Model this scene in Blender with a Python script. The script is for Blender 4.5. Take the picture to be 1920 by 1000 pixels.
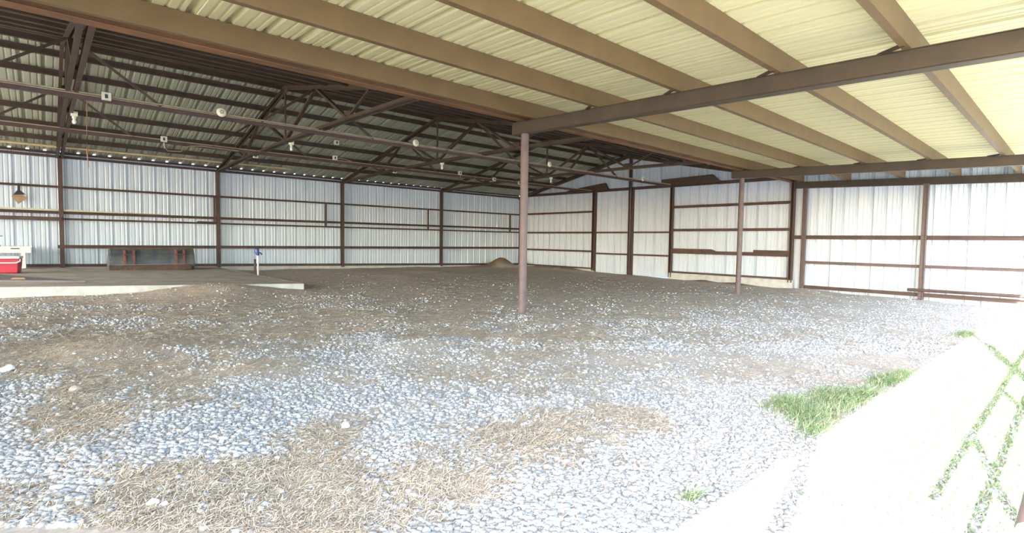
import bpy, bmesh, math, random
import numpy as np
from mathutils import Vector, Matrix

random.seed(7)
rng = np.random.default_rng(7)
for o in list(bpy.data.objects):
    bpy.data.objects.remove(o)
scene = bpy.context.scene
col = scene.collection

# ------------------------------------------------------------------ camera
CAM_H, YAW, PITCH, ROLL, FPX = 1.1517, 0.7338, -0.0495, 0.0148, 972.88
_cy, _sy, _cp, _sp = math.cos(YAW), math.sin(YAW), math.cos(PITCH), math.sin(PITCH)
FW = Vector((_sy * _cp, _cy * _cp, _sp))
_rt = Vector((_cy, -_sy, 0))
_up = _rt.cross(FW)
RT = _rt * math.cos(ROLL) + _up * math.sin(ROLL)
UP = _up * math.cos(ROLL) - _rt * math.sin(ROLL)
cam_data = bpy.data.cameras.new('camera')
cam = bpy.data.objects.new('camera', cam_data)
col.objects.link(cam)
m = Matrix((RT, UP, -FW)).transposed().to_4x4()
m.translation = Vector((0, 0, CAM_H))
cam.matrix_world = m
cam_data.sensor_width = 36
cam_data.lens = FPX / 1920 * 36
cam_data.clip_start = 0.02
cam_data.clip_end = 500
scene.camera = cam

# ------------------------------------------------------------------ world, sun, exposure
SUN_EL, SUN_AZ = math.radians(32.2), math.atan2(0.22, 0.975)   # light travels towards (+x, +y)
world = bpy.data.worlds.new('world')
scene.world = world
world.use_nodes = True
wn = world.node_tree.nodes
wl = world.node_tree.links
bg = wn['Background']
sky = wn.new('ShaderNodeTexSky')
sky.sky_type = 'NISHITA'
sky.sun_disc = False
sky.sun_elevation = SUN_EL
sky.sun_rotation = math.radians(-103)
sky.air_density = 1.0
sky.dust_density = 1.5
wl.new(sky.outputs[0], bg.inputs[0])
bg.inputs[1].default_value = 0.45
sun_data = bpy.data.lights.new('sun', 'SUN')
sun_data.energy = 9.0
sun_data.angle = math.radians(0.6)
sun_data.color = (1.0, 0.965, 0.91)
sun = bpy.data.objects.new('sun', sun_data)
col.objects.link(sun)
sun_dir = Vector((math.cos(SUN_AZ) * math.cos(SUN_EL), math.sin(SUN_AZ) * math.cos(SUN_EL), -math.sin(SUN_EL)))
sun.rotation_euler = sun_dir.to_track_quat('-Z', 'Y').to_euler()
sun.location = (-20, -10, 25)
scene.view_settings.view_transform = 'Standard'
scene.view_settings.look = 'None'
scene.view_settings.gamma = 1.0
scene.view_settings.use_curve_mapping = False
scene.view_settings.exposure = 2.0

# ------------------------------------------------------------------ layout numbers (metres, camera over the origin)
XP = [0.40, 4.616, 9.208, 14.126, 19.265]     # bays along the long wall
XL = -11.0                                     # far left end of the building, outside the picture
XE = XP[4]                                     # end wall
D = 20.776                                     # long back wall
YC = 6.91                                      # column line between barn and lean-to
YE = 0.0                                       # open eave of the lean-to
YR = 13.78                                     # ridge
SL = 0.215
EAVE = 3.49


def zroof(y):
    return 5.13 - SL * abs(y - YR)


def zbot(y):                                   # underside of lean-to purlins
    return 3.08 + 0.033 * y


PH = 0.25
PY = [6.62, 5.228, 3.815, 2.533, 1.307, 0.06]
XA, XB = 6.52, 15.28


def ground_plane(x, y):
    return -0.07 + x * (-0.016 + 0.0006 * (y - 7)) + 0.003 * (y - 7)


MOUNDS = [(17.1, 19.75, 0.62, 0.45, 0.45), (16.2, 19.9, 0.9, 0.5, 0.10), (18.75, 18.2, 0.4, 1.0, 0.17), (18.7, 16.7, 0.35, 0.6, 0.15),
          (18.9, 8.6, 0.3, 0.6, 0.10), (18.9, 9.9, 0.3, 0.5, 0.08), (2.7, 12.4, 1.5, 0.45, 0.22), (18.8, 6.2, 0.5, 0.6, 0.08),
          (3.3, 5.3, 0.5, 0.25, 0.06), (1.5, 5.2, 0.6, 0.4, 0.05), (4.6, 5.0, 0.5, 0.3, 0.05), (0.4, 7.0, 0.5, 0.5, 0.06),
          (11.0, 17.5, 1.2, 0.5, 0.08), (8.5, 15.8, 1.2, 0.4, 0.07)]


def ground(x, y):
    x = np.asarray(x, float)
    y = np.asarray(y, float)
    xc = np.clip(x, -12, 22)
    yc = np.clip(y, -6, 21)
    z = ground_plane(xc, yc)
    z = z + 0.016 * np.sin(1.9 * x + 0.7 * y + 1.0) * np.sin(1.3 * y - 0.5 * x) + 0.010 * np.sin(4.1 * x + 2.0 * np.sin(1.7 * y)) * np.sin(3.7 * y + 1.3)
    z = z + 0.005 * np.sin(9.0 * x + 3 * np.sin(2.3 * y)) * np.sin(8.3 * y + 2 * np.sin(2.9 * x))
    for (mx, my, sx, sy, h) in MOUNDS:
        z = z + h * np.exp(-((x - mx) / sx) ** 2 - ((y - my) / sy) ** 2)
    return z


# ------------------------------------------------------------------ materials
def new_mat(name):
    mt = bpy.data.materials.new(name)
    mt.use_nodes = True
    return mt, mt.node_tree.nodes, mt.node_tree.links, mt.node_tree.nodes['Principled BSDF']


def ramp(nodes, stops):
    r = nodes.new('ShaderNodeValToRGB')
    el = r.color_ramp.elements
    while len(el) < len(stops):
        el.new(0.5)
    for e, (p, c) in zip(el, stops):
        e.position = p
        e.color = c if len(c) == 4 else (*c, 1)
    return r


def simple_mat(name, c1, c2, scale=4.0, rough=0.6, metal=0.0, stretch=(1, 1, 1), bump=0.0, detail=6):
    mt, n, l, b = new_mat(name)
    tc = n.new('ShaderNodeTexCoord')
    mp = n.new('ShaderNodeMapping')
    mp.inputs['Scale'].default_value = stretch
    nz = n.new('ShaderNodeTexNoise')
    nz.inputs['Scale'].default_value = scale
    nz.inputs['Detail'].default_value = detail
    l.new(tc.outputs['Object'], mp.inputs[0])
    l.new(mp.outputs[0], nz.inputs[0])
    r = ramp(n, [(0.3, c1), (0.7, c2)])
    l.new(nz.outputs[0], r.inputs[0])
    l.new(r.outputs[0], b.inputs['Base Color'])
    b.inputs['Roughness'].default_value = rough
    b.inputs['Metallic'].default_value = metal
    if bump:
        bp = n.new('ShaderNodeBump')
        bp.inputs['Strength'].default_value = bump
        bp.inputs['Distance'].default_value = 0.01
        l.new(nz.outputs[0], bp.inputs['Height'])
        l.new(bp.outputs[0], b.inputs['Normal'])
    return mt


M = {}
M['purlin'] = simple_mat('tan_brown_painted_steel', (0.128, 0.078, 0.032), (0.158, 0.098, 0.042), 2.5, 0.5)
M['beam'] = simple_mat('dark_brown_steel', (0.046, 0.032, 0.019), (0.070, 0.048, 0.028), 3, 0.5)
M['rust'] = simple_mat('rusty_brown_steel', (0.13, 0.065, 0.03), (0.24, 0.11, 0.045), 3, 0.6, stretch=(0.6, 2, 2))
M['frame'] = simple_mat('red_brown_primer_steel', (0.062, 0.035, 0.028), (0.098, 0.056, 0.045), 3, 0.55)
M['truss'] = simple_mat('dark_truss_steel', (0.046, 0.030, 0.019), (0.078, 0.050, 0.031), 4, 0.6)
M['pipe'] = simple_mat('mauve_brown_pipe_paint', (0.115, 0.082, 0.080), (0.16, 0.116, 0.112), 6, 0.55)
M['wall'] = simple_mat('white_wall_sheet', (0.535, 0.615, 0.715), (0.595, 0.675, 0.775), 1.2, 0.28, stretch=(1, 1, 0.3))
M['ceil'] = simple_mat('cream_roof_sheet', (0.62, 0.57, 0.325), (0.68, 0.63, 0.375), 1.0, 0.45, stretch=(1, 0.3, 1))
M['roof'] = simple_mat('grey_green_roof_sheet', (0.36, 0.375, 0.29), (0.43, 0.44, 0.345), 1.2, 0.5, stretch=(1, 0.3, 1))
M['concrete'] = simple_mat('weathered_concrete', (0.42, 0.42, 0.40), (0.58, 0.58, 0.55), 5, 0.85, bump=0.2)
M['slabtop'] = simple_mat('dusty_concrete', (0.30, 0.265, 0.215), (0.45, 0.415, 0.365), 2.2, 0.9, bump=0.3)
M['dirt'] = simple_mat('brown_dirt', (0.34, 0.27, 0.20), (0.48, 0.39, 0.30), 7, 0.95, bump=0.6)
M['white'] = simple_mat('white_plastic', (0.74, 0.74, 0.72), (0.80, 0.80, 0.78), 5, 0.4)
M['lampw'] = simple_mat('cream_porcelain', (0.72, 0.68, 0.52), (0.80, 0.76, 0.60), 8, 0.3)
M['box'] = simple_mat('pale_outlet_box', (0.55, 0.54, 0.44), (0.66, 0.65, 0.54), 8, 0.45)
M['conduit'] = simple_mat('grey_tan_conduit', (0.34, 0.28, 0.19), (0.45, 0.38, 0.27), 6, 0.4, 0.3)
M['tan'] = simple_mat('tan_pvc', (0.46, 0.36, 0.20), (0.56, 0.45, 0.27), 4, 0.5)
M['red'] = simple_mat('red_plastic', (0.42, 0.02, 0.045), (0.52, 0.035, 0.065), 5, 0.4)
M['black'] = simple_mat('black_rubber', (0.02, 0.02, 0.022), (0.04, 0.04, 0.042), 9, 0.7)
M['grey'] = simple_mat('dull_grey_metal', (0.16, 0.16, 0.16), (0.24, 0.24, 0.24), 6, 0.5, 0.5)
M['mat'] = simple_mat('purple_grey_mat', (0.11, 0.095, 0.10), (0.19, 0.165, 0.17), 3, 0.8)
M['card'] = simple_mat('brown_cardboard', (0.26, 0.18, 0.10), (0.38, 0.27, 0.16), 9, 0.85)
M['bucket'] = simple_mat('worn_blue_grey_steel', (0.06, 0.08, 0.11), (0.16, 0.15, 0.135), 3.5, 0.55, 0.3)
M['bucketred'] = simple_mat('rusty_red_steel', (0.16, 0.045, 0.035), (0.24, 0.085, 0.06), 7, 0.6)
M['bucketlow'] = simple_mat('rusted_brown_edge_steel', (0.07, 0.042, 0.03), (0.12, 0.075, 0.05), 6, 0.7)
M['blue'] = simple_mat('blue_cast_iron', (0.02, 0.035, 0.20), (0.035, 0.06, 0.30), 8, 0.4)
M['orange'] = simple_mat('faded_orange_cord', (0.34, 0.17, 0.09), (0.42, 0.22, 0.12), 8, 0.7)
M['stone'] = None
M['grass'] = simple_mat('green_grass_blade', (0.07, 0.17, 0.05), (0.20, 0.31, 0.10), 6, 0.6)


def stone_mat(name, stops):
    mt, n, l, b = new_mat(name)
    g = n.new('ShaderNodeNewGeometry')
    r = ramp(n, stops)
    l.new(g.outputs['Random Per Island'], r.inputs[0])
    l.new(r.outputs[0], b.inputs['Base Color'])
    b.inputs['Roughness'].default_value = 0.8
    return mt


M['stone'] = stone_mat('crushed_limestone', [(0.0, (0.29, 0.28, 0.27)), (0.3, (0.37, 0.37, 0.37)), (0.75, (0.46, 0.46, 0.465)), (1.0, (0.60, 0.59, 0.58))])
M['straw'] = stone_mat('dry_straw', [(0.0, (0.32, 0.26, 0.21)), (0.35, (0.48, 0.40, 0.315)), (0.7, (0.61, 0.52, 0.395)), (1.0, (0.78, 0.70, 0.55))])
M['greenblade'] = stone_mat('grass_blades', [(0.0, (0.10, 0.18, 0.085)), (0.45, (0.19, 0.29, 0.13)), (0.75, (0.30, 0.37, 0.18)), (1.0, (0.60, 0.57, 0.36))])


def floor_mat():
    mt, n, l, b = new_mat('gravel_and_straw_ground')
    tc = n.new('ShaderNodeTexCoord')
    at = n.new('ShaderNodeAttribute')
    at.attribute_name = 'gravel'
    ag = n.new('ShaderNodeAttribute')
    ag.attribute_name = 'grass'
    ad = n.new('ShaderNodeAttribute')
    ad.attribute_name = 'dirt'
    n1 = n.new('ShaderNodeTexNoise')
    n1.inputs['Scale'].default_value = 2.3
    n1.inputs['Detail'].default_value = 8
    n1.inputs['Roughness'].default_value = 0.7
    l.new(tc.outputs['Object'], n1.inputs[0])
    mix = n.new('ShaderNodeMath')
    mix.operation = 'MULTIPLY_ADD'
    l.new(n1.outputs[0], mix.inputs[0])
    mix.inputs[1].default_value = 1.3
    l.new(at.outputs['Fac'], mix.inputs[2])
    sub = n.new('ShaderNodeMapRange')
    sub.inputs['From Min'].default_value = 0.75
    sub.inputs['From Max'].default_value = 1.5
    l.new(mix.outputs[0], sub.inputs['Value'])
    # gravel colour: small stones
    vo = n.new('ShaderNodeTexVoronoi')
    vo.inputs['Scale'].default_value = 30
    l.new(tc.outputs['Object'], vo.inputs[0])
    gr = ramp(n, [(0.0, (0.34, 0.33, 0.32)), (0.5, (0.46, 0.455, 0.45)), (1.0, (0.60, 0.60, 0.60))])
    l.new(vo.outputs['Color'], gr.inputs[0])
    # straw colour: streaky noise
    mp = n.new('ShaderNodeMapping')
    mp.inputs['Scale'].default_value = (1, 2.5, 1)
    mp.inputs['Rotation'].default_value = (0, 0, 0.6)
    l.new(tc.outputs['Object'], mp.inputs[0])
    n2 = n.new('ShaderNodeTexNoise')
    n2.inputs['Scale'].default_value = 16
    n2.inputs['Detail'].default_value = 9
    n2.inputs['Roughness'].default_value = 0.75
    l.new(mp.outputs[0], n2.inputs[0])
    sr = ramp(n, [(0.25, (0.24, 0.195, 0.16)), (0.45, (0.40, 0.335, 0.275)), (0.6, (0.51, 0.435, 0.35)), (0.78, (0.66, 0.585, 0.47))])
    l.new(n2.outputs[0], sr.inputs[0])
    m1 = n.new('ShaderNodeMixRGB')
    l.new(sub.outputs[0], m1.inputs[0])
    l.new(sr.outputs[0], m1.inputs[1])
    l.new(gr.outputs[0], m1.inputs[2])
    md = n.new('ShaderNodeMixRGB')
    l.new(ad.outputs['Fac'], md.inputs[0])
    l.new(m1.outputs[0], md.inputs[1])
    dr = ramp(n, [(0.3, (0.36, 0.285, 0.225)), (0.7, (0.58, 0.48, 0.395))])
    l.new(n2.outputs[0], dr.inputs[0])
    l.new(dr.outputs[0], md.inputs[2])
    ah = n.new('ShaderNodeAttribute')
    ah.attribute_name = 'soil'
    mh = n.new('ShaderNodeMixRGB')
    l.new(ah.outputs['Fac'], mh.inputs[0])
    l.new(md.outputs[0], mh.inputs[1])
    hr = ramp(n, [(0.3, (0.085, 0.058, 0.036)), (0.7, (0.20, 0.145, 0.09))])
    l.new(n2.outputs[0], hr.inputs[0])
    l.new(hr.outputs[0], mh.inputs[2])
    mg = n.new('ShaderNodeMixRGB')
    l.new(ag.outputs['Fac'], mg.inputs[0])
    l.new(mh.outputs[0], mg.inputs[1])
    gg = ramp(n, [(0.3, (0.17, 0.21, 0.10)), (0.55, (0.30, 0.31, 0.17)), (0.75, (0.44, 0.40, 0.27))])
    l.new(n2.outputs[0], gg.inputs[0])
    l.new(gg.outputs[0], mg.inputs[2])
    l.new(mg.outputs[0], b.inputs['Base Color'])
    b.inputs['Roughness'].default_value = 0.95
    bp = n.new('ShaderNodeBump')
    bp.inputs['Strength'].default_value = 0.3
    bp.inputs['Distance'].default_value = 0.015
    ma = n.new('ShaderNodeMath')
    ma.operation = 'ADD'
    l.new(vo.outputs['Distance'], ma.inputs[0])
    l.new(n2.outputs[0], ma.inputs[1])
    l.new(ma.outputs[0], bp.inputs['Height'])
    l.new(bp.outputs[0], b.inputs['Normal'])
    return mt


M['floor'] = floor_mat()


# ------------------------------------------------------------------ helpers
def tag(o, label=None, cat=None, group=None, kind=None):
    if label:
        o['label'] = label
    if cat:
        o['category'] = cat
    if group:
        o['group'] = group
    if kind:
        o['kind'] = kind
    return o


def empty(name, loc=(0, 0, 0)):
    o = bpy.data.objects.new(name, None)
    o.empty_display_size = 0.1
    o.location = loc
    col.objects.link(o)
    return o


def link_mesh(name, me, parent=None, loc=None):
    o = bpy.data.objects.new(name, me)
    col.objects.link(o)
    if parent:
        o.parent = parent
    if loc is not None:
        o.location = loc
    return o


class MB:
    def __init__(self):
        self.v, self.f = [], []

    def add(self, vs, fs):
        k = len(self.v)
        self.v += [tuple(p) for p in vs]
        self.f += [tuple(i + k for i in f) for f in fs]
        return self

    def box(self, x0, x1, y0, y1, z0, z1):
        vs = [(x, y, z) for z in (z0, z1) for y in (y0, y1) for x in (x0, x1)]
        return self.add(vs, [(0, 2, 3, 1), (4, 5, 7, 6), (0, 1, 5, 4), (2, 6, 7, 3), (0, 4, 6, 2), (1, 3, 7, 5)])

    def extrude(self, p, q, prof, up=(0, 0, 1), closed=True):
        """sweep a 2-D profile (side, up) from p to q"""
        p, q = Vector(p), Vector(q)
        d = (q - p).normalized()
        u = Vector(up)
        s = d.cross(u)
        if s.length < 1e-6:
            s = d.cross(Vector((1, 0, 0)))
        s.normalize()
        u = s.cross(d)
        n = len(prof)
        vs = [e + s * a + u * b for e in (p, q) for a, b in prof]
        fs = [(i, (i + 1) % n, n + (i + 1) % n, n + i) for i in range(n if closed else n - 1)]
        if closed:
            fs += [tuple(range(n))[::-1], tuple(range(n, 2 * n))]
        return self.add(vs, fs)

    def bar(self, p, q, w, h=None, up=(0, 0, 1)):
        h = h or w
        return self.extrude(p, q, [(-w / 2, -h / 2), (w / 2, -h / 2), (w / 2, h / 2), (-w / 2, h / 2)], up)

    def tube(self, pts, r, n=10):
        pts = [Vector(p) for p in pts]
        k = len(self.v)
        rings = []
        for i, p in enumerate(pts):
            d = (pts[min(i + 1, len(pts) - 1)] - pts[max(i - 1, 0)]).normalized()
            a = d.cross(Vector((0, 0, 1)))
            if a.length < 1e-3:
                a = Vector((1, 0, 0))
            a.normalize()
            b = d.cross(a)
            rr = r[i] if isinstance(r, (list, tuple)) else r
            rings.append([p + (a * math.cos(t) + b * math.sin(t)) * rr for t in [2 * math.pi * j / n for j in range(n)]])
        vs = [v for g in rings for v in g]
        fs = []
        for i in range(len(pts) - 1):
            for j in range(n):
                fs.append((i * n + j, i * n + (j + 1) % n, (i + 1) * n + (j + 1) % n, (i + 1) * n + j))
        fs += [tuple(range(n))[::-1], tuple((len(pts) - 1) * n + j for j in range(n))]
        return self.add(vs, fs)

    def lathe(self, prof, c, n=20, axis='z'):
        vs, fs = [], []
        for (r, h) in prof:
            for j in range(n):
                t = 2 * math.pi * j / n
                a, b = r * math.cos(t), r * math.sin(t)
                v = {'z': (a, b, h), 'y': (a, h, b), 'x': (h, a, b)}[axis]
                vs.append((c[0] + v[0], c[1] + v[1], c[2] + v[2]))
        for i in range(len(prof) - 1):
            for j in range(n):
                fs.append((i * n + j, i * n + (j + 1) % n, (i + 1) * n + (j + 1) % n, (i + 1) * n + j))
        fs += [tuple(range(n))[::-1], tuple((len(prof) - 1) * n + j for j in range(n))]
        return self.add(vs, fs)

    def mesh(self, name, mat, smooth=False):
        me = bpy.data.meshes.new(name)
        me.from_pydata(self.v, [], self.f)
        bm = bmesh.new()
        bm.from_mesh(me)
        bmesh.ops.recalc_face_normals(bm, faces=bm.faces)
        bm.to_mesh(me)
        bm.free()
        me.materials.append(M[mat] if isinstance(mat, str) else mat)
        if smooth:
            me.polygons.foreach_set('use_smooth', [True] * len(me.polygons))
            try:
                me.set_sharp_from_angle(angle=math.radians(40))
            except Exception:
                pass
        return me

    def build(self, name, mat, parent=None, smooth=False, loc=None):
        return link_mesh(name, self.mesh(name, mat, smooth), parent, loc)


def c_prof(h, w, t=0.006, lip=0.02):
    """C channel, web on side -w/2"""
    return [(-w / 2, -h / 2), (w / 2, -h / 2), (w / 2, -h / 2 + lip), (w / 2 - t, -h / 2 + lip), (w / 2 - t, -h / 2 + t), (-w / 2 + t, -h / 2 + t),
            (-w / 2 + t, h / 2 - t), (w / 2 - t, h / 2 - t), (w / 2 - t, h / 2 - lip), (w / 2, h / 2 - lip), (w / 2, h / 2), (-w / 2, h / 2)]


def i_prof(h, w, t=0.012):
    a, b = w / 2, h / 2
    return [(-a, -b), (a, -b), (a, -b + t), (t / 2, -b + t), (t / 2, b - t), (a, b - t), (a, b), (-a, b), (-a, b - t), (-t / 2, b - t), (-t / 2, -b + t), (-a, -b + t)]


ORD = ['first', 'second', 'third', 'fourth', 'fifth', 'sixth', 'seventh', 'eighth', 'ninth']

# ------------------------------------------------------------------ corrugated sheets
PITCH_R = 0.381
NR = 3
SW = PITCH_R * NR


def sheet_profile(h=0.042, n=NR):
    pts = []
    for k in range(n):
        o = k * PITCH_R
        pts += [(o, 0), (o + 0.085, 0), (o + 0.097, 0.010), (o + 0.117, 0.010), (o + 0.129, 0), (o + 0.195, 0), (o + 0.207, 0.010), (o + 0.227, 0.010), (o + 0.239, 0),
                (o + 0.272, 0), (o + 0.300, h), (o + 0.340, h), (o + 0.368, 0)]
    pts.append((n * PITCH_R + 0.012, 0.0))
    return pts


PROF = sheet_profile()


def sheet_mesh(name, mat, fn0, fn1, wmax=None):
    """fn0/fn1 map (across, out) to the two ends of the sheet"""
    pr = [p for p in PROF if wmax is None or p[0] <= wmax + 1e-6]
    if wmax is not None and pr[-1][0] < wmax:
        pr.append((wmax, 0))
    n = len(pr)
    vs = [fn0(a, b) for a, b in pr] + [fn1(a, b) for a, b in pr]
    fs = [(i, i + 1, n + i + 1, n + i) for i in range(n - 1)]
    me = bpy.data.meshes.new(name)
    me.from_pydata(vs, [], fs)
    me.materials.append(M[mat])
    return me


def structure(name, label=None):
    o = empty(name)
    o['kind'] = 'structure'
    if label:
        o['label'] = label
    return o


# ------------------------------------------------------------------ floor
def axis(lo, fine_lo, fine_hi, hi, step, outer):
    a = list(np.arange(fine_lo, fine_hi + 1e-6, step))
    x, s = fine_lo, step
    left = []
    while x > lo:
        s = min(s * 1.5, outer)
        x -= s
        left.append(x)
    x, s = fine_hi, step
    right = []
    while x < hi:
        s = min(s * 1.5, outer)
        x += s
        right.append(x)
    return np.array(left[::-1] + a + right)


# how much bare gravel shows, read off the ground in rows of the picture (0 straw .. 9 gravel)
MASK_ROWS = [545, 565, 600, 650, 700, 750, 800, 850, 900, 950, 1000]
MASK = [[1, 1, 1, 1, 1, 2, 2, 2, 2, 2, 2, 3, 3, 4, 5, 5, 5],
        [5, 4, 3, 2, 3, 5, 4, 2, 3, 2, 3, 3, 4, 5, 6, 6, 6],
        [5, 4, 5, 3, 3, 1, 2, 1, 4, 4, 4, 5, 6, 5, 5, 6, 6],
        [3, 1, 1, 2, 4, 4, 7, 6, 3, 3, 5, 6, 6, 6, 6, 6, 6],
        [6, 2, 3, 6, 4, 7, 7, 4, 3, 6, 6, 5, 4, 3, 4, 5, 5],
        [8, 3, 6, 2, 8, 8, 7, 6, 5, 6, 7, 6, 6, 4, 3, 5, 5],
        [8, 1, 4, 8, 8, 5, 7, 7, 5, 4, 4, 9, 9, 5, 4, 5, 5],
        [9, 6, 7, 8, 7, 2, 8, 6, 4, 4, 8, 9, 9, 8, 6, 5, 5],
        [8, 6, 1, 1, 1, 3, 4, 2, 3, 8, 9, 9, 9, 8, 6, 5, 5],
        [4, 3, 2, 1, 1, 1, 2, 4, 7, 9, 9, 9, 9, 8, 6, 5, 5],
        [2, 4, 1, 1, 1, 1, 3, 7, 8, 8, 8, 8, 8, 8, 6, 5, 5]]
MASK = np.array(MASK, float) / 9.0


def to_pixel(x, y, z):
    p = np.stack([np.asarray(x, float), np.asarray(y, float), np.asarray(z, float) - CAM_H], -1)
    d = p @ np.array(FW)
    u = p @ np.array(RT)
    v = p @ np.array(UP)
    ds = np.where(d > 0.1, d, 0.1)
    return 960 + FPX * u / ds, 500 - FPX * v / ds, d


def gravel_at(x, y):
    px, py, d = to_pixel(x, y, ground_plane(np.clip(x, -12, 22), np.clip(y, -6, 21)))
    gx = np.clip(px / 120.0, 0, 15.999)
    iy = np.interp(py, MASK_ROWS, np.arange(len(MASK_ROWS)))
    iy = np.clip(iy, 0, len(MASK_ROWS) - 1.001)
    x0 = gx.astype(int)
    y0 = iy.astype(int)
    fx, fy = gx - x0, iy - y0
    v = (MASK[y0, x0] * (1 - fx) + MASK[y0, x0 + 1] * fx) * (1 - fy) + (MASK[y0 + 1, x0] * (1 - fx) + MASK[y0 + 1, x0 + 1] * fx) * fy
    v = np.where(d > 0.3, v, 0.6)
    return np.maximum(v, np.clip((1.3 - y) / 0.4, 0, 1) * 0.9)


def noise2(x, y, s=1.0, seed=0):
    a = np.zeros_like(np.asarray(x, float))
    for k, (f, amp) in enumerate([(1, .5), (2.1, .3), (4.3, .2), (8.7, .14)]):
        t = seed * 1.7 + k * 2.3
        a += amp * np.sin(f * s * (x * math.cos(t) + y * math.sin(t)) + t * 3 + 1.5 * np.sin(f * s * .8 * (y * math.cos(t) - x * math.sin(t)) + t))
    return a


GRASS_SPOTS = [(4.5, 1.60, .25, .13), (4.35, 1.38, .30, .14), (5.1, 1.45, .35, .13), (4.9, 1.28, .35, .10), (5.4, 1.28, .30, .10), (6.3, 1.32, .35, .10), (6.7, 1.25, .25, .08), (4.0, 1.22, .2, .08), (2.36, 1.27, .05, .04), (11.4, 1.3, .4, .1)]


def grass_at(x, y):
    g = np.clip((0.98 - y) / 0.25, 0, 1) * np.clip((x - 2.7) / 0.8, 0, 1) * np.clip((y + 0.6) / 0.5, 0, 1) * 0.8
    g = np.maximum(g, np.clip((-1.0 - y) / 2.0, 0, 1) * 0.15)
    g = np.maximum(g, np.clip((x - XE - 0.3) / 1.0, 0, 1) * 0.7)
    for (a, b, sx, sy) in GRASS_SPOTS:
        g = np.maximum(g, 0.4 * np.exp(-((x - a) / sx) ** 2 - ((y - b) / sy) ** 2))
    return g


def dirt_at(x, y):
    d = np.clip((y - 8.0) / 8.0, 0, 1) * 0.55 + np.clip((x - 15.5) / 3, 0, 1) * np.clip((y - 2.5) / 3, 0, 1) * 0.45
    return np.clip(d, 0, 1)


def soil_at(x, y):
    d = np.zeros_like(np.asarray(x, float))
    for (mx, my, sx, sy, h) in MOUNDS[:6]:
        d = np.maximum(d, 0.95 * np.exp(-(((x - mx) / sx) ** 2 + ((y - my) / sy) ** 2) ** 2 * 0.6))
    return d


gxs = axis(-60, -1.6, 19.4, 70, 0.10, 8)
gys = axis(-70, 0.0, 20.9, 60, 0.10, 8)
GX, GY = np.meshgrid(gxs, gys)
GZ = ground(GX, GY)
nx, ny = len(gxs), len(gys)
verts = np.stack([GX.ravel(), GY.ravel(), GZ.ravel()], -1)
idx = np.arange(nx * ny).reshape(ny, nx)
quads = np.stack([idx[:-1, :-1].ravel(), idx[:-1, 1:].ravel(), idx[1:, 1:].ravel(), idx[1:, :-1].ravel()], -1)


def np_mesh(name, verts, faces, mat, smooth=False):
    me = bpy.data.meshes.new(name)
    k = faces.shape[1]
    me.vertices.add(len(verts))
    me.vertices.foreach_set('co', np.ascontiguousarray(verts, np.float32).ravel())
    me.loops.add(faces.size)
    me.loops.foreach_set('vertex_index', np.ascontiguousarray(faces, np.int32).ravel())
    me.polygons.add(len(faces))
    me.polygons.foreach_set('loop_start', np.arange(0, faces.size, k, dtype=np.int32))
    me.polygons.foreach_set('loop_total', np.full(len(faces), k, np.int32))
    if smooth:
        me.polygons.foreach_set('use_smooth', np.ones(len(faces), bool))
    me.update(calc_edges=True)
    me.materials.append(M[mat])
    return me


fme = np_mesh('floor', verts, quads, 'floor', True)
for nm, fn in (('gravel', gravel_at), ('grass', grass_at), ('dirt', dirt_at), ('soil', soil_at)):
    a = fme.attributes.new(nm, 'FLOAT', 'POINT')
    a.data.foreach_set('value', fn(GX.ravel(), GY.ravel()).astype(np.float32))
floor = link_mesh('floor', fme)
tag(floor, 'uneven ground of white gravel, dirt and trampled straw', None, None, 'structure')

# ------------------------------------------------------------------ long back wall
def base_z(x):
    return 0.18 - 0.0165 * x


wall_back = structure('wall_back', 'long white corrugated metal wall behind the barn')
nsh = int((XE - XL) / SW) + 1
zb0, zt0 = -0.15, 3.615
back_me = sheet_mesh('metal_sheet', 'wall', lambda a, b: (a, b, zb0), lambda a, b: (a, b, zt0))
for k in range(nsh):
    x = XE - (k + 1) * SW
    o = link_mesh('metal_sheet', back_me, wall_back, (x, D + 0.09, 0))
# concrete curb and base angle under the back wall
c = MB()
for (x0, x1) in ((XL, 4.5), (4.5, XE)):
    c.add([(x0, D - 0.02, -0.5), (x1, D - 0.02, -0.5), (x1, D + 0.25, -0.5), (x0, D + 0.25, -0.5), (x0, D - 0.02, base_z(x0) - .02), (x1, D - 0.02, base_z(x1) - .02), (x1, D + 0.25, base_z(x1) - .02), (x0, D + 0.25, base_z(x0) - .02)],
          [(0, 3, 2, 1), (4, 5, 6, 7), (0, 1, 5, 4), (1, 2, 6, 5), (2, 3, 7, 6), (3, 0, 4, 7)])
tag(c.build('baseboard_back', 'concrete'), 'low concrete curb under the long white wall', None, None, 'structure')
tag(MB().bar((XL, D + .03, base_z(XL) + .03), (XE, D + .03, base_z(XE) + .03), 0.06, 0.09).build('trim_1', 'frame'), 'brown base angle along the foot of the long white wall', None, None, 'structure')

# posts of the back wall
names_from_corner = ['corner post at the end wall', 'first post from the far corner', 'second post from the far corner', 'third post from the far corner', 'the one nearest the red cooler']
for i, x in enumerate(XP[::-1]):
    z0 = base_z(x) - 0.06
    o = MB().extrude((0, 0, z0), (0, 0, EAVE), c_prof(0.11, 0.11, 0.01, 0.03), (0, 1, 0)).build('wall_post', 'frame', loc=(x, D - 0.035, 0))
    tag(o, 'brown post on the long white wall, ' + names_from_corner[i], 'post', 'posts of the long white wall')

# girts of the back wall
def girt(z, w, h, label, x0=XL, x1=XE - .05, y=D - .03, mat='frame'):
    o = MB().extrude((x0, y, z), (x1, y, z), c_prof(h, w, 0.006, 0.015)).build('wall_girt', mat)
    return tag(o, label, 'girt', 'girts of the long white wall')


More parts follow.
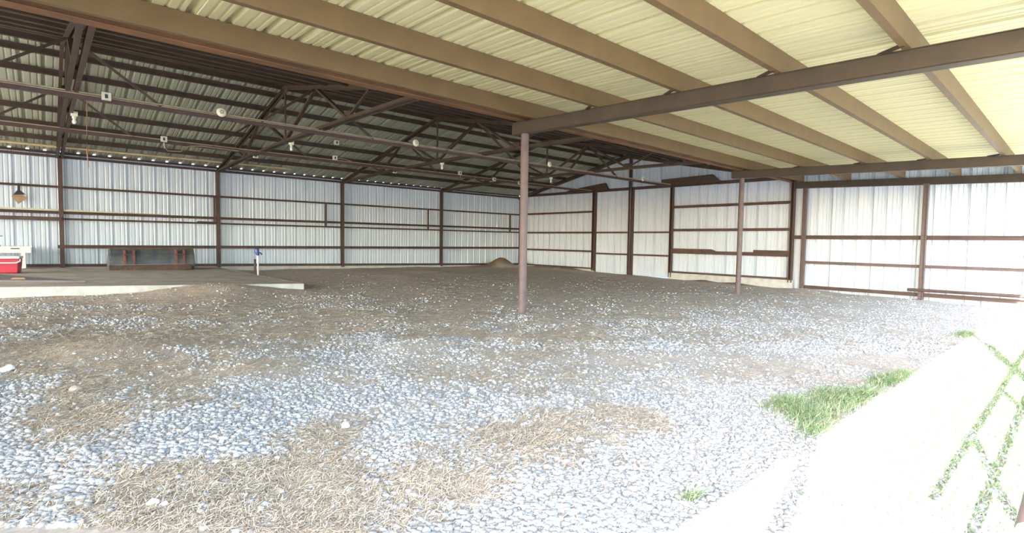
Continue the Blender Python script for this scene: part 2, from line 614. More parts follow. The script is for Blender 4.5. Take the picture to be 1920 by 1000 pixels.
girt(3.47, 0.10, 0.07, 'brown eave strut along the top of the long white wall', y=D + .0)
girt(3.58, 0.10, 0.06, 'brown upper eave angle right under the roof edge of the long wall', y=D + .02)
girt(2.565, 0.07, 0.065, 'top brown girt crossing the long white wall')
girt(1.80, 0.10, 0.085, 'middle brown girt of the long white wall, carrying loose pale strips')
girt(1.61, 0.07, 0.06, 'thin brown girt just under the middle one on the long white wall')
girt(0.775, 0.09, 0.10, 'lowest brown rail of the long white wall, starting at the post by the cooler', x0=XP[0] - .1, y=D - .12)
tag(MB().box(XL, XP[0], D - .16, D - .08, 1.55, 1.66).build('wall_plank', 'frame'), 'wide brown plank on the long wall left of the post by the cooler', 'plank')
tag(MB().box(3.95, 4.55, D - .13, D - .09, 1.62, 1.67).build('wall_plank', 'truss'), 'short dark board on the thin girt beside the third post from the corner', 'plank')
for x, lb in ((4.50, 'third'), (8.50, 'second'), (13.37, 'first'), (18.50, None)):
    o = MB().bar((0, 0, 1.60), (0, 0, 2.57), 0.06, 0.06, (0, 1, 0)).build('girt_strut', 'frame', loc=(x, D - .05, 0))
    tag(o, 'short upright brown strut between girts, ' + ('beside the %s wall post from the corner' % lb if lb else 'close to the far corner'), 'strut', 'short struts between girts')
# loose pale strips lying on the middle girt
for k, (x0, x1, y, z) in enumerate([(-3.0, 1.9, D - .06, 1.865), (-2.0, 2.9, D - .02, 1.872), (-2.6, 0.9, D - .04, 1.90)]):
    o = MB().bar((x0, y, z), (x1, y, z - .012), 0.03, 0.022).build('trim_strip', 'tan' if k == 1 else 'box')
    tag(o, 'long thin pale strip lying on the middle girt of the long wall, ' + ['the lowest one', 'the one reaching furthest right', 'the topmost one'][k], 'strip', 'pale strips on the girt')

# ------------------------------------------------------------------ end wall (barn part and lean-to part)
def zgable(y):
    return zroof(y) - 0.0


wall_right = structure('wall_right', 'white corrugated metal end wall with the sliding doors')
Y_E1, Y_E2, Y_E3, Y_E4, Y_L1, Y_L2 = 15.6, 13.53, 11.53, 6.88, 6.48, 3.245


def end_sheets(parent, ya, yb, zlo, ztop, x=XE + 0.06):
    """sheets from ya down to yb (ya > yb)"""
    y = ya
    while y > yb + 1e-4:
        w = min(SW, y - yb)
        me = sheet_mesh('metal_sheet', 'wall', lambda a, b: (b * 1.5, -a, zlo), lambda a, b: (b * 1.5, -a, ztop(y - a)), None if w >= SW - 1e-6 else w)
        link_mesh('metal_sheet', me, parent, (x, y, 0))
        y -= w


end_sheets(wall_right, D + .09, Y_E1, -0.25, zgable)
end_sheets(wall_right, Y_E3, Y_E4, -0.25, zgable)
gab = lambda y: zgable(y)
y = Y_E1
while y > Y_E3 + 1e-4:
    w = min(SW, y - Y_E3)
    me = sheet_mesh('metal_sheet', 'wall', lambda a, b: (b, -a, 3.52), lambda a, b: (b, -a, gab(y - a)), None if w >= SW - 1e-6 else w)
    link_mesh('metal_sheet', me, wall_right, (XE + .06, y, 0))
    y -= w
wall_lean = structure('wall_right.001', 'bright white corrugated wall closing the end of the lean-to')
end_sheets(wall_lean, Y_E4 - 0.02, YE + 0.05, -0.75, lambda y: zbot(y) + PH + 0.03, x=XE + 0.05)

# sliding doors
for k, (ya, yb) in enumerate(((Y_E1 - .05, Y_E2 + .05), (Y_E2 - .05, Y_E3 + .03))):
    d = structure('door_%d' % (k + 1), ['tall white metal door leaf between far corner bay and centre post', 'tall white metal door leaf right of the centre post'][k])
    y = ya
    while y > yb + 1e-4:
        w = min(SW, y - yb)
        me = sheet_mesh('metal_sheet', 'wall', lambda a, b: (b * 1.5, -a, -0.28), lambda a, b: (b * 1.5, -a, 3.52), None if w >= SW - 1e-6 else w)
        link_mesh('metal_sheet', me, d, (XE + 0.02, y, 0))
        y -= w
    for z in (1.60, 0.62):
        MB().bar((XE, ya, z), (XE, yb, z), 0.05, 0.075).build('door_rail', 'frame', d)
    MB().bar((XE, ya - .03, -0.3), (XE, ya - .03, 3.5), 0.06, 0.06, (1, 0, 0)).build('door_stile', 'frame', d)
    MB().bar((XE, yb + .03, -0.3), (XE, yb + .03, 3.5), 0.06, 0.06, (1, 0, 0)).build('door_stile', 'frame', d)
# curbs below the end wall
c = MB().box(XE - .06, XE + .25, Y_E1, D, -0.5, -0.13)
tag(c.build('baseboard_right', 'concrete'), 'low concrete curb between the far corner and the doors', None, None, 'structure')
c = MB().box(XE - .10, XE + .25, Y_E4 - .1, Y_E3 + .05, -0.5, -0.07)
tag(c.build('baseboard_right.001', 'concrete'), 'low concrete curb right of the doors', None, None, 'structure')
for k, (ya, yb, z) in enumerate(((Y_E1, D, -0.10), (Y_E4, Y_E3, -0.03))):
    tag(MB().bar((XE - .01, ya, z), (XE - .01, yb, z), 0.06, 0.07).build('trim_%d' % (k + 2), 'frame'), 'brown base angle on the end wall curb, ' + ['left', 'right'][k] + ' of the doors', None, None, 'structure')

# posts of the end wall
for (yy, z0, z1, w, lb) in ((Y_E1, -0.2, 3.55, 0.13, 'brown steel door jamb post nearest the far corner'),
                            (Y_E2 + .06, -0.3, 4.9, 0.09, 'brown steel centre post between the two door leaves, reaching the ridge'),
                            (Y_E2 - .07, -0.3, 3.55, 0.09, 'brown steel second half of the centre post, ending at the door header'),
                            (Y_E3, -0.25, 3.55, 0.13, 'brown steel door jamb post right of the door leaves'),
                            (Y_E4, -0.15, 3.55, 0.13, 'brown steel post where barn end wall meets lean-to wall')):
    o = MB().extrude((0, 0, z0), (0, 0, z1), c_prof(w, 0.12, 0.01, 0.03), (0, 1, 0)).build('end_wall_post', 'frame', loc=(XE - .07, yy, 0))
    tag(o, lb, 'post', 'posts of the end wall')
for (yy, z0, z1, lb) in ((Y_L1, -0.36, 3.08, 'brown steel post of the lean-to wall beside the barn corner post'),
                         (Y_L2, -0.46, 3.0, 'brown steel post standing in the middle of the bright lean-to wall')):
    o = MB().extrude((0, 0, z0), (0, 0, z1), i_prof(0.12, 0.12), (0, 1, 0)).build('end_wall_post', 'pipe', loc=(XE - .12, yy, 0))
    tag(o, lb, 'post', 'posts of the end wall')


def egirt(ya, yb, z, h, label, x=XE - .04, mat='frame', z2=None, w=.07):
    o = MB().extrude((x, ya, z), (x, yb, z if z2 is None else z2), c_prof(h, w, 0.006, 0.015)).build('wall_girt', mat)
    return tag(o, label, 'girt', 'girts of the end wall')


for z, h, nm in ((2.58, .085, 'top'), (1.60, .085, 'middle'), (0.71, .085, 'lowest')):
    egirt(D - .05, Y_E1, z, h, nm + ' brown girt on the end wall between far corner and door')
for z, h, nm in ((2.63, .10, 'top'), (1.69, .10, 'middle'), (0.80, .13, 'lowest')):
    egirt(Y_E3, Y_E4, z, h, nm + ' brown girt on the end wall right of the doors')
o = MB().add([(XE - .12, 11.45, .86), (XE - .12, 9.55, .86), (XE - .12, 9.75, .94), (XE - .12, 11.45, .94), (XE - .09, 11.45, .86), (XE - .09, 9.55, .86), (XE - .09, 9.75, .94), (XE - .09, 11.45, .94)],
             [(0, 1, 2, 3), (7, 6, 5, 4), (0, 4, 5, 1), (1, 5, 6, 2), (2, 6, 7, 3), (3, 7, 4, 0)]).build('wall_plank', 'frame')
tag(o, 'brown board with a slanted end on the lowest girt beside the door jamb', 'plank')
o = MB().box(XE - .12, XE - .09, 6.95, 8.15, .86, .95).build('wall_plank', 'frame')
tag(o, 'brown board on the lowest girt beside the barn corner post', 'plank')
egirt(D - .05, Y_E4, 3.56, .12, 'brown header running over the doors along the whole end wall', x=XE - .05, z2=3.48, w=.12)
# deep dark header plates above
for k, (pts) in enumerate(([(17.4, 3.56), (14.75, 3.54), (14.95, 3.86), (17.0, 3.68)], [(12.0, 3.50), (9.45, 3.49), (9.8, 3.82), (12.0, 3.78)])):
    mb = MB()
    vs = [(XE - .16, a, b) for a, b in pts] + [(XE - .02, a, b) for a, b in pts]
    mb.add(vs, [(0, 1, 2, 3), (7, 6, 5, 4), (0, 4, 5, 1), (1, 5, 6, 2), (2, 6, 7, 3), (3, 7, 4, 0)])
    tag(mb.build('header_plate', 'truss'), 'dark steel plate with slanted end above the door header, ' + ['on the far corner side', 'on the lean-to side'][k], 'plate')
# lean-to wall rails
egirt(Y_E4, YE, zbot(Y_E4) - .11, .22, 'deep dark brown beam along the top of the lean-to wall', x=XE - .06, z2=zbot(YE) - .11, w=.1, mat='beam')
egirt(Y_E4 - .04, YE, 1.42, .125, 'wide brown rail across the middle of the lean-to wall', x=XE - .10)
egirt(Y_L1, YE, 0.575, .09, 'narrow brown rail low on the lean-to wall', x=XE - .10, mat='pipe')
egirt(Y_L1, YE + .6, -0.26, .11, 'brown bottom rail of the lean-to wall', x=XE - .10)
o = MB().tube([(XE - .2, 3.55, -.12), (XE - .2, 0.9, -.11)], 0.045).build('loose_pipe', 'frame', smooth=True)
tag(o, 'brown pipe lying on the bottom rail of the bright lean-to wall', 'pipe')

# ------------------------------------------------------------------ roofs
ceiling = structure('ceiling', 'grey green corrugated main roof seen from below')
RIB = 0.04


def roof_sheets(parent, mat, y0, z0, y1, z1, xs0, xs1):
    me = sheet_mesh('roof_sheet', mat, lambda a, b: (a, y0, z0 + b * 1.3), lambda a, b: (a, y1, z1 + b * 1.3))
    x = xs1
    while x > xs0:
        x -= SW
        link_mesh('roof_sheet', me, parent, (x, 0, 0))


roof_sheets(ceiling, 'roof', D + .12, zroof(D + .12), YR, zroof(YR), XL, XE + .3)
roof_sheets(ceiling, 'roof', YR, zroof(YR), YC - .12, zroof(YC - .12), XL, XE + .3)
MB().add([(XL, YR - .25, zroof(YR) + .02), (XE + .3, YR - .25, zroof(YR) + .02), (XE + .3, YR, zroof(YR) + .08), (XL, YR, zroof(YR) + .08), (XE + .3, YR + .25, zroof(YR) + .02), (XL, YR + .25, zroof(YR) + .02)],
         [(0, 1, 2, 3), (3, 2, 4, 5)]).build('ridge_cap', 'roof', ceiling)
ceil2 = structure('ceiling.001', 'cream corrugated lean-to roof seen from below')
zl = lambda y: zbot(y) + PH
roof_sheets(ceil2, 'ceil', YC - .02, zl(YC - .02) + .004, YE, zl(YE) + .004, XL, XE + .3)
MB().box(XL, XE + .2, YC - .04, YC - .01, 3.42, 3.66).build('light_gap_strip', 'purlin', ceil2)  # added strip, keeps sky light from leaking in between the two roofs

# main roof purlins
offs = [0.25, 0.75, 1.65, 2.67, 3.70, 4.72, 5.74]
for s, side in ((1, 'back'), (-1, 'front')):
    for k, dy in enumerate(offs):
        yy = YR + s * dy
        zc = zroof(yy) - 0.075
        o = MB().extrude((XL, 0, 0), (XE, 0, 0), c_prof(0.13, 0.065, 0.006, 0.02)).build('roof_purlin', 'truss', loc=(0, yy, zc))
        tag(o, 'dark steel roof purlin, %s below the ridge on the %s' % (ORD[k], 'long wall slope' if s > 0 else 'lean-to slope'), 'purlin', 'purlins of the main roof')

# lean-to purlins
for k, yy in enumerate(PY):
    o = MB().extrude((XL, 0, 0), (XE, 0, 0), [(-a, b) for a, b in c_prof(PH, 0.075, 0.006, 0.022)]).build('roof_purlin', 'purlin', loc=(0, yy, zbot(yy) + PH / 2))
    tag(o, 'tan brown purlin under the cream lean-to roof, ' + (['nearest the rusty eave beam', 'second from the rusty eave beam', 'third from the rusty eave beam', 'fourth from the rusty eave beam', 'fifth from the rusty eave beam', 'at the open edge of the roof'][k]), 'purlin', 'purlins of the lean-to')
# rusty eave beam
o = MB().extrude((XL, YC + .04, 3.42), (XE - .05, YC + .04, 3.42), i_prof(0.22, 0.16)).build('eave_beam', 'rust')
tag(o, 'long rusty brown eave beam between the barn roof and the lean-to', 'beam')

# lean-to cross beams on pipe posts
BD = 0.22
for k, (x, lb) in enumerate(((XA, 'resting on the nearer pipe post'), (XB, 'resting on the pipe post by the end wall'), (-1.0, 'near the open left end'))):
    e = empty('lean_to_beam', (x, YC, 0))
    y0, y1 = YC + .28, YE + .05
    MB().extrude((0, y0 - YC, zbot(y0) - BD / 2), (0, y1 - YC, zbot(y1) - BD / 2), i_prof(BD, 0.15, 0.014)).build('beam_body', 'beam', e)
    MB().extrude((-.07, y0 - YC, zbot(y0) - BD / 2), (-.07, y1 - YC, zbot(y1) - BD / 2), [(-.005, -BD / 2 + .01), (.005, -BD / 2 + .01), (.005, BD / 2 - .01), (-.005, BD / 2 - .01)]).build('side_plate', 'beam', e)
    MB().box(-.075, .075, y0 - YC, y0 - YC + .01, zbot(y0) - BD, zbot(y0)).build('end_plate', 'beam', e)
    for yy in PY[:5]:
        MB().bar((-.20, yy - YC + .0, zbot(yy) + .012), (-.03, yy - YC + .25, zbot(yy) + .012), 0.035, 0.03).build('flange_brace', 'truss', e)
    tag(e, 'dark brown cross beam under the lean-to roof, ' + lb, 'beam', 'cross beams of the lean-to')

for k, (x, zb, lb) in enumerate(((XA - .02, -0.18, 'standing alone in the gravel'), (XB - .0, -0.36, 'standing close to the end wall'))):
    e = empty('pipe_post', (x, YC, 0))
    zt = zbot(YC) - BD
    MB().tube([(0, 0, zb - .25), (0, 0, zt)], 0.073, 20).build('pipe', 'pipe', e, True)
    MB().box(-.09, .09, -.09, .09, zt - .006, zt + .004).build('cap_plate', 'beam', e)
    tag(e, 'round mauve brown steel pipe post ' + lb, 'post', 'pipe posts of the lean-to')
# outer pipe posts at the open eave (outside the picture, they throw the thin shadows)
for x, lb in ((XA, 'under the outer end of the nearer cross beam'), (-1.0, 'at the open left end of the lean-to')):
    o = MB().tube([(0, 0, -.5), (0, 0, zbot(.1) - BD)], 0.06, 16).build('pipe_post', 'pipe', smooth=True, loc=(x, .10, 0))
    tag(o, 'brown pipe post at the open eave ' + lb, 'post', 'pipe posts of the lean-to')
e = empty('pipe_gate', (0, 0.05, 0))
for z in (0.56, 1.08):
    MB().tube([(XA + 8.7, 0, z), (1.5, 0, z)], 0.028, 10).build('rail', 'pipe', e, True)
for x in (2.9, 4.9, 8.6, 10.7, 12.8, 15.2):
    MB().tube([(x, 0, -.5), (x, 0, 1.10)], 0.026, 10).build('gate_upright', 'pipe', e, True)
tag(e, 'brown pipe gate with two rails along the open eave', 'gate')

# ------------------------------------------------------------------ roof trusses
ZC = 3.60


def ztop(y):
    return zroof(y) - 0.145 - 0.045


def truss_parts():
    parts = []
    heel_b, heel_f = D - .05, YC + .1

    def chord(path):
        mb = MB()
        for a, b in zip(path[:-1], path[1:]):
            for sx in (-1, 1):
                p = [(sx * .02, -.045), (sx * .085, -.045), (sx * .085, -.035), (sx * .03, -.035), (sx * .03, .045), (sx * .02, .045)]
                mb.extrude((0, a[0], a[1]), (0, b[0], b[1]), p)
        return mb
    parts.append(('bottom_chord', chord([(heel_b, 3.46), (17.4, 3.57), (13.7, ZC), (10.1, 3.57), (heel_f, 3.50)])))
    parts.append(('top_chord', chord([(heel_b, 3.48), (YR, ztop(YR)), (heel_f, 3.56)])))
    web = [((YR, ZC), (YR, ztop(YR)), .05), ((YR, ZC), (YR - 2.0, ztop(YR - 2.0)), .075), ((YR, ZC), (YR + 2.0, ztop(YR + 2.0)), .075),
           ((YR - 2.0, ztop(YR - 2.0)), (10.15, 3.58), .075), ((YR + 2.0, ztop(YR + 2.0)), (17.4, 3.58), .075),
           ((10.15, 3.58), (9.2, ztop(9.2)), .055), ((17.4, 3.58), (18.4, ztop(18.4)), .055)]
    for a, b, w in web:
        parts.append(('web_member', MB().bar((0, a[0], a[1]), (0, b[0], b[1]), w, w * .7)))
    for yy, ty in ((YR - 2.0, 11.5), (YR + 2.0, 15.6)):
        for sx in (-1, 1):
            parts.append(('sway_brace', MB().bar((sx * .03, yy, ztop(yy) - .02), (sx * 1.25, ty, 3.52), 0.06, 0.045)))
    for y in (YR, 10.15, 17.4):
        parts.append(('gusset', MB().box(-.012, .012, y - .14, y + .14, 3.55, 3.72)))
    parts.append(('gusset', MB().box(-.012, .012, YR - .16, YR + .16, ztop(YR) - .14, ztop(YR) + .02)))
    return parts


tp = [(n, mb.mesh(n, 'truss')) for n, mb in truss_parts()]
tl = ['over the post by the red cooler', 'over the third wall post from the far corner', 'over the second wall post from the far corner', 'nearest the end wall']
for n in range(4):
    e = empty('roof_truss', (XP[n], 0, 0))
    for nm, me in tp:
        if n == 0 and nm == 'x':
            continue
        link_mesh(nm, me, e)
    tag(e, 'dark steel roof truss ' + tl[n], 'truss', 'roof trusses')
# rafters along the gable
for s, lb in ((1, 'towards the long white wall'), (-1, 'towards the lean-to')):
    ye = D if s > 0 else YC
    o = MB().bar((XE - .08, YR, ztop(YR)), (XE - .08, ye, ztop(ye)), 0.12, 0.16).build('gable_rafter', 'truss')
    tag(o, 'dark rafter along the gable of the end wall, sloping down ' + lb, 'rafter', 'gable rafters')

# longitudinal ties with conduit
for yy, z, lb in ((11.5, 3.47, 'carrying the round lamp holders'), (15.6, 3.49, 'carrying the outlet boxes')):
    o = MB().extrude((XL, yy, z), (XE - .1, yy, z), c_prof(0.075, 0.05, 0.006, 0.012)).build('tie_channel', 'frame')
    tag(o, 'long brown tie channel under the trusses ' + lb, 'tie', 'tie channels under the trusses')
for k, (yy, z, mt, lb) in enumerate(((11.47, 3.545, 'conduit', 'upper one beside the lamp holders'), (11.50, 3.52, 'conduit', 'lower one beside the lamp holders'), (15.58, 3.545, 'conduit', 'the one linking the outlet boxes'))):
    o = MB().tube([(XL, yy, z), (XE - .3, yy, z)], 0.012, 8).build('conduit', mt, smooth=True)
    tag(o, 'thin straight wiring conduit on a tie channel, ' + lb, 'conduit', 'conduits')
# lamp holders
def lamp_holder(x, lb):
    e = empty('lamp_holder', (x, 11.44, 3.57))
    rm = MB().lathe([(0.0, .0), (.080, .0), (.088, -.015), (.07, -.035), (.05, -.05)], (0, 0, 0), 20, 'y').build('rim', 'lampw', e, True)
    MB().lathe([(.034, -.035), (.034, -.06), (.022, -.06), (.02, -.03)], (0, 0, 0), 16, 'y').build('socket', 'card', rm, True)
    tag(e, 'round cream lamp holder without bulb, ' + lb, 'lamp', 'lamp holders')


for x, lb in ((2.62, 'between the cooler truss and the next truss'), (6.99, 'half way between the two middle trusses'), (11.82, 'between third truss and end wall truss'), (16.91, 'last one before the end wall')):
    lamp_holder(x, lb)


def bulb_fixture(x, lb, y=YR - .12, z=3.55):
    e = empty('bulb_fixture', (x, y, z))
    MB().box(-.055, .055, -.035, .035, -.045, .045).build('box', 'lampw', e)
    MB().lathe([(.028, -.04), (.036, -.055), (.036, -.09), (.022, -.10)], (0, 0, 0), 14).build('socket', 'lampw', e, True)
    MB().lathe([(.018, -.095), (.024, -.115), (.034, -.14), (.036, -.16), (.028, -.185), (.010, -.197), (.001, -.199)], (0, 0, 0), 14).build('bulb', 'white', e, True)
    tag(e, 'cream lamp with bare bulb on ' + lb, 'lamp', 'bulb fixtures')


for n in range(4):
    bulb_fixture(XP[n] + .1, 'truss ' + tl[n])


def outlet(x, y, z, lb, cord=None):
    e = empty('outlet_box', (x, y, z))
    hs = MB().box(-.065, .065, -.03, .03, -.065, .065).build('housing', 'box', e)
    MB().box(-.022, .022, -.037, -.03, -.035, .035).build('socket_face', 'black', hs)
    if cord:
        MB().tube([Vector(c) for c in cord], 0.010, 7).build('cord', 'conduit', e, True)
    tag(e, 'pale square outlet box ' + lb, 'outlet', 'outlet boxes')


outlet(2.27, 15.52, 3.55, 'with a hanging cord, on the tie before the second truss', [(0, 0, -.06), (.01, 0, -.2), (.08, 0, -.28), (.35, .0, -.26), (.55, 0, -.1), (.8, 0, -.06), (1.7, 0, -.08)])
outlet(6.65, 15.52, 3.60, 'on the rear tie just past the second truss', [(.06, 0, 0), (.3, 0, .0), (.55, .0, -.05)])
outlet(11.36, 15.52, 3.60, 'with a looped cord on the rear tie', [(0, 0, -.06), (.05, 0, -.22), (.3, 0, -.3), (.6, 0, -.22), (.75, 0, -.06)])
outlet(14.35, 15.55, 3.50, 'hanging low on the rear tie near the end wall')
outlet(0.85, 11.44, 3.53, 'on the front tie beside the truss by the cooler')
outlet(6.48, 15.0, 3.97, 'up under the roof past the second truss', [(.06, 0, 0), (.8, 0, .02), (1.5, 0, -.03)])
outlet(4.7, 16.6, 3.55, 'on the bottom chord of the second truss')
outlet(9.3, 16.6, 3.55, 'on the bottom chord of the third truss')
outlet(13.0, 15.52, 3.52, 'on the rear tie before the last truss')

# tan pipes stored on the truss heels
for x0, x1, y, z, lb in ((-2.5, 6.86, 19.95, 3.66, 'long'), (-3.0, 3.2, 19.85, 3.63, 'shorter')):
    o = MB().tube([(x0, y, z), (x1, y, z + .03)], 0.035, 10).build('stored_pipe', 'tan', smooth=True)
    tag(o, '%s tan plastic pipe stored up on the trusses along the long wall' % lb, 'pipe', 'stored pipes')
o = MB().tube([(0.42, 14.6, 4.93), (0.43, 14.6, 4.2), (0.41, 14.6, 3.6), (0.40, 14.6, 3.0), (0.42, 14.6, 2.6)], 0.009, 7).build('rope', 'orange', smooth=True)
tag(o, 'thin faded orange rope hanging from the roof beside the cooler truss', 'rope')
o.location = (0.33, 0, 0)

# ------------------------------------------------------------------ concrete slab in the back left part
def slab_z(x):
    return 0.145 - 0.018 * x


poly = [(4.55, 12.4), (-0.65, 13.4), (-8.9, 15.0), (-8.9, D - .02), (4.55, D - .02)]
mb = MB()
n = len(poly)
mb.add([(a, b, -0.5) for a, b in poly] + [(a, b, slab_z(a)) for a, b in poly], [tuple(range(n))[::-1]] + [(i, (i + 1) % n, n + (i + 1) % n, n + i) for i in range(n)])
sl = mb.build('floor.001', 'concrete')
tag(sl, 'raised concrete slab along the left part of the long wall', None, None, 'structure')
mb = MB()
mb.add([(a, b, slab_z(a)) for a, b in [(4.5, 12.44), (-0.65, 13.44), (-8.9, 15.04), (-8.9, D - .03), (4.5, D - .03)]] + [(a, b, slab_z(a) + .004) for a, b in [(4.5, 12.44), (-0.65, 13.44), (-8.9, 15.04), (-8.9, D - .03), (4.5, D - .03)]],
       [tuple(range(5))[::-1], tuple(range(5, 10))] + [(i, (i + 1) % 5, 5 + (i + 1) % 5, 5 + i) for i in range(5)])
mb.build('dust_layer', 'slabtop', sl)

# loader bucket standing against the wall, back side towards the yard
def loader_bucket():
    e = empty('loader_bucket', (2.48, 19.0, slab_z(2.48) + .004))
    W = 1.06
    prof = [(0.10, 0.02), (0.04, 0.10), (0.03, 0.18), (0.05, 0.30), (0.10, 0.45), (0.18, 0.58), (0.26, 0.655)]
    mb = MB()
    t = .015
    for a, b in zip(prof[:-1], prof[1:]):
        mb.add([(-W, a[0], a[1]), (W, a[0], a[1]), (W * .99, b[0], b[1]), (-W * .99, b[0], b[1]), (-W, a[0] + t, a[1]), (W, a[0] + t, a[1]), (W * .99, b[0] + t, b[1]), (-W * .99, b[0] + t, b[1])],
               [(0, 1, 2, 3), (7, 6, 5, 4), (0, 4, 5, 1), (3, 2, 6, 7), (0, 3, 7, 4), (1, 5, 6, 2)])
    mb.build('back_sheet', 'bucket', e)
    for s in (-1, 1):
        sp = [(0.10, 0.02), (0.03, 0.18), (0.10, 0.45), (0.26, 0.655), (0.55, 0.62), (1.0, 0.02)]
        mb = MB()
        k = len(sp)
        mb.add([(s * W, a, b) for a, b in sp] + [(s * (W + .02), a, b) for a, b in sp], [tuple(range(k)), tuple(range(k, 2 * k))[::-1]] + [(i, (i + 1) % k, k + (i + 1) % k, k + i) for i in range(k)])
        mb.build('side_plate', 'bucket', e)
    MB().box(-W, W, .1, 1.0, 0.0, .02).build('floor_plate', 'bucketlow', e)
    MB().box(-W, W, .22, .34, .63, .675).build('top_bar', 'bucketlow', e)
    MB().box(-W - .03, W - .1, -.04, .06, 0.0, .155).build('lower_beam', 'bucketlow', e)
    MB().box(-W + .1, W - .25, -.055, -.04, .165, .18).build('edge_strip', 'grey', e)
    for x in (-.72, -.50, .58, .78):
        MB().add([(x - .025, -.05, .02), (x + .025, -.05, .02), (x + .025, .06, .02), (x - .025, .06, .02), (x - .025, .06, .6), (x + .025, .06, .6), (x + .025, .24, .6), (x - .025, .24, .6)],
                 [(0, 1, 2, 3), (4, 7, 6, 5), (0, 4, 5, 1), (1, 5, 6, 2), (2, 6, 7, 3), (3, 7, 4, 0)]).build('hook_rib', 'bucketred', e)
    for x in (-.61, .68):
        MB().tube([(x - .13, .02, .47), (x + .13, .02, .47)], .018, 10).build('hook_pin', 'bucketlow', e, True)
        MB().tube([(x - .13, -.02, .17), (x + .13, -.02, .17)], .015, 10).build('hook_pin', 'grey', e, True)
    tag(e, 'worn blue grey loader bucket with red hook ribs on the slab by the long wall', 'bucket')


loader_bucket()

# red cooler
def cooler():
    e = empty('cooler', (-0.78, 18.05, slab_z(-.78) + .004))
    mb = MB()
    a, b, h = .34, .21, .36
    lo = [(-a + .03, -b + .02, 0), (a - .03, -b + .02, 0), (a - .03, b - .02, 0), (-a + .03, b - .02, 0)]
    hi = [(-a, -b, h), (a, -b, h), (a, b, h), (-a, b, h)]
    mb.add(lo + hi, [(0, 3, 2, 1), (4, 5, 6, 7), (0, 1, 5, 4), (1, 2, 6, 5), (2, 3, 7, 6), (3, 0, 4, 7)])
    o = mb.build('body', 'red', e)
    bv = o.modifiers.new('bevel', 'BEVEL')
    bv.width = .03
    bv.segments = 3
    o = MB().box(-a - .01, a + .01, -b - .01, b + .01, h, h + .06).build('lid', 'white', e)
    bv = o.modifiers.new('bevel', 'BEVEL')
    bv.width = .02
    bv.segments = 3
    MB().tube([(a + .012, -b + .04, h - .02), (a + .02, -b - .03, h - .06), (a - .05, -b - .05, h - .10), (-a + .05, -b - .05, h - .10), (-a - .02, -b - .03, h - .06), (-a - .012, -b + .04, h - .02)], .017, 8).build('carry_handle', 'white', e, True)
    MB().lathe([(.001, .006), (.045, .006), (.05, .0)], (a - .005, .03, .20), 16, 'x').build('side_badge', 'bucketred', e, True)
    e.rotation_euler = (0, 0, math.radians(-8))
    tag(e, 'red plastic cooler with white lid standing on the concrete slab', 'cooler')


cooler()
# white utility table against the wall with a small clamp lamp
e = empty('utility_table', (-1.0, 20.35, slab_z(-1.0) + .004))
tt = MB().box(-.75, .72, -.25, .30, .44, .60).build('table_top', 'white', e)
MB().box(-.75, .74, -.27, .31, .60, .625).build('rim', 'white', e)
for sx in (-.62, .55):
    MB().box(sx - .05, sx + .05, -.18, .24, 0, .44).build('leg', 'white', e)
MB().box(.30, .48, -.262, -.25, .55, .575).build('drawer_slot', 'black', tt)
tag(e, 'low white plastic utility table behind the red cooler', 'table')
e = empty('clamp_lamp', (-1.02, 20.2, slab_z(-1.0) + .629))
MB().box(-.12, .12, -.05, .05, 0, .03).build('clamp_foot', 'black', e)
MB().tube([(.05, 0, .02), (.05, 0, .28)], .018, 8).build('stem', 'grey', e, True)
MB().box(-.14, .16, -.03, .03, .27, .30).build('arm', 'grey', e)
MB().lathe([(.01, .05), (.12, .0), (.13, -.03)], (-.03, -.02, .46), 20, 'y').build('shade', 'tan', e, True)
tag(e, 'tan round clamp lamp on the white utility table', 'lamp')
# mat on the slab
pts = [(.62, 14.15), (-.75, 14.75), (-2.4, 15.5), (-2.2, 18.2), (-.85, 17.0), (-.2, 15.6)]
mb = MB()
n = len(pts)
mb.add([(a, b, slab_z(a) + .006) for a, b in pts] + [(a, b, slab_z(a) + .045) for a, b in pts], [tuple(range(n))[::-1], tuple(range(n, 2 * n))] + [(i, (i + 1) % n, n + (i + 1) % n, n + i) for i in range(n)])
tag(mb.build('floor_mat', 'mat'), 'flat purple grey mat lying on the slab in front of the cooler', 'mat')
# wooden scrap on the mat
o = MB().add([(-.55, 14.95, .215), (-.30, 14.85, .205), (-.22, 15.0, .205), (-.5, 15.1, .215), (-.5, 14.98, .25), (-.33, 14.9, .245), (-.28, 15.0, .24), (-.47, 15.06, .25)],
             [(0, 3, 2, 1), (4, 5, 6, 7), (0, 1, 5, 4), (1, 2, 6, 5), (2, 3, 7, 6), (3, 0, 4, 7)]).build('scrap_block', 'card')
tag(o, 'small tan scrap lying on the purple grey mat', 'scrap')
o.location.z = -.02

# hanging cardboard piece on the wall
e = empty('hanging_board', (-.51, D - .10, 2.2))
MB().add([(0, 0, .16), (-.16, 0, .02), (-.02, 0, -.2), (.17, 0, -.02), (0, .03, .16), (-.16, .03, .02), (-.02, .03, -.2), (.17, .03, -.02)],
         [(0, 1, 2, 3), (7, 6, 5, 4), (0, 4, 5, 1), (1, 5, 6, 2), (2, 6, 7, 3), (3, 7, 4, 0)]).build('board', 'card', e)
MB().add([(-.02, -.02, .40), (.04, -.02, .40), (.03, -.02, .20), (.14, -.02, .08), (-.12, -.02, .06), (-.03, -.02, .2), (-.02, .0, .40), (.04, .0, .40), (.03, .0, .20), (.14, .0, .08), (-.12, .0, .06), (-.03, .0, .2)],
         [(0, 1, 2, 3, 4, 5), (11, 10, 9, 8, 7, 6)] + [(i, i + 6, (i + 1) % 6 + 6, (i + 1) % 6) for i in range(6)]).build('strap', 'black', e)
tag(e, 'tan diamond shaped board hung by a black strap on the long white wall', 'board')

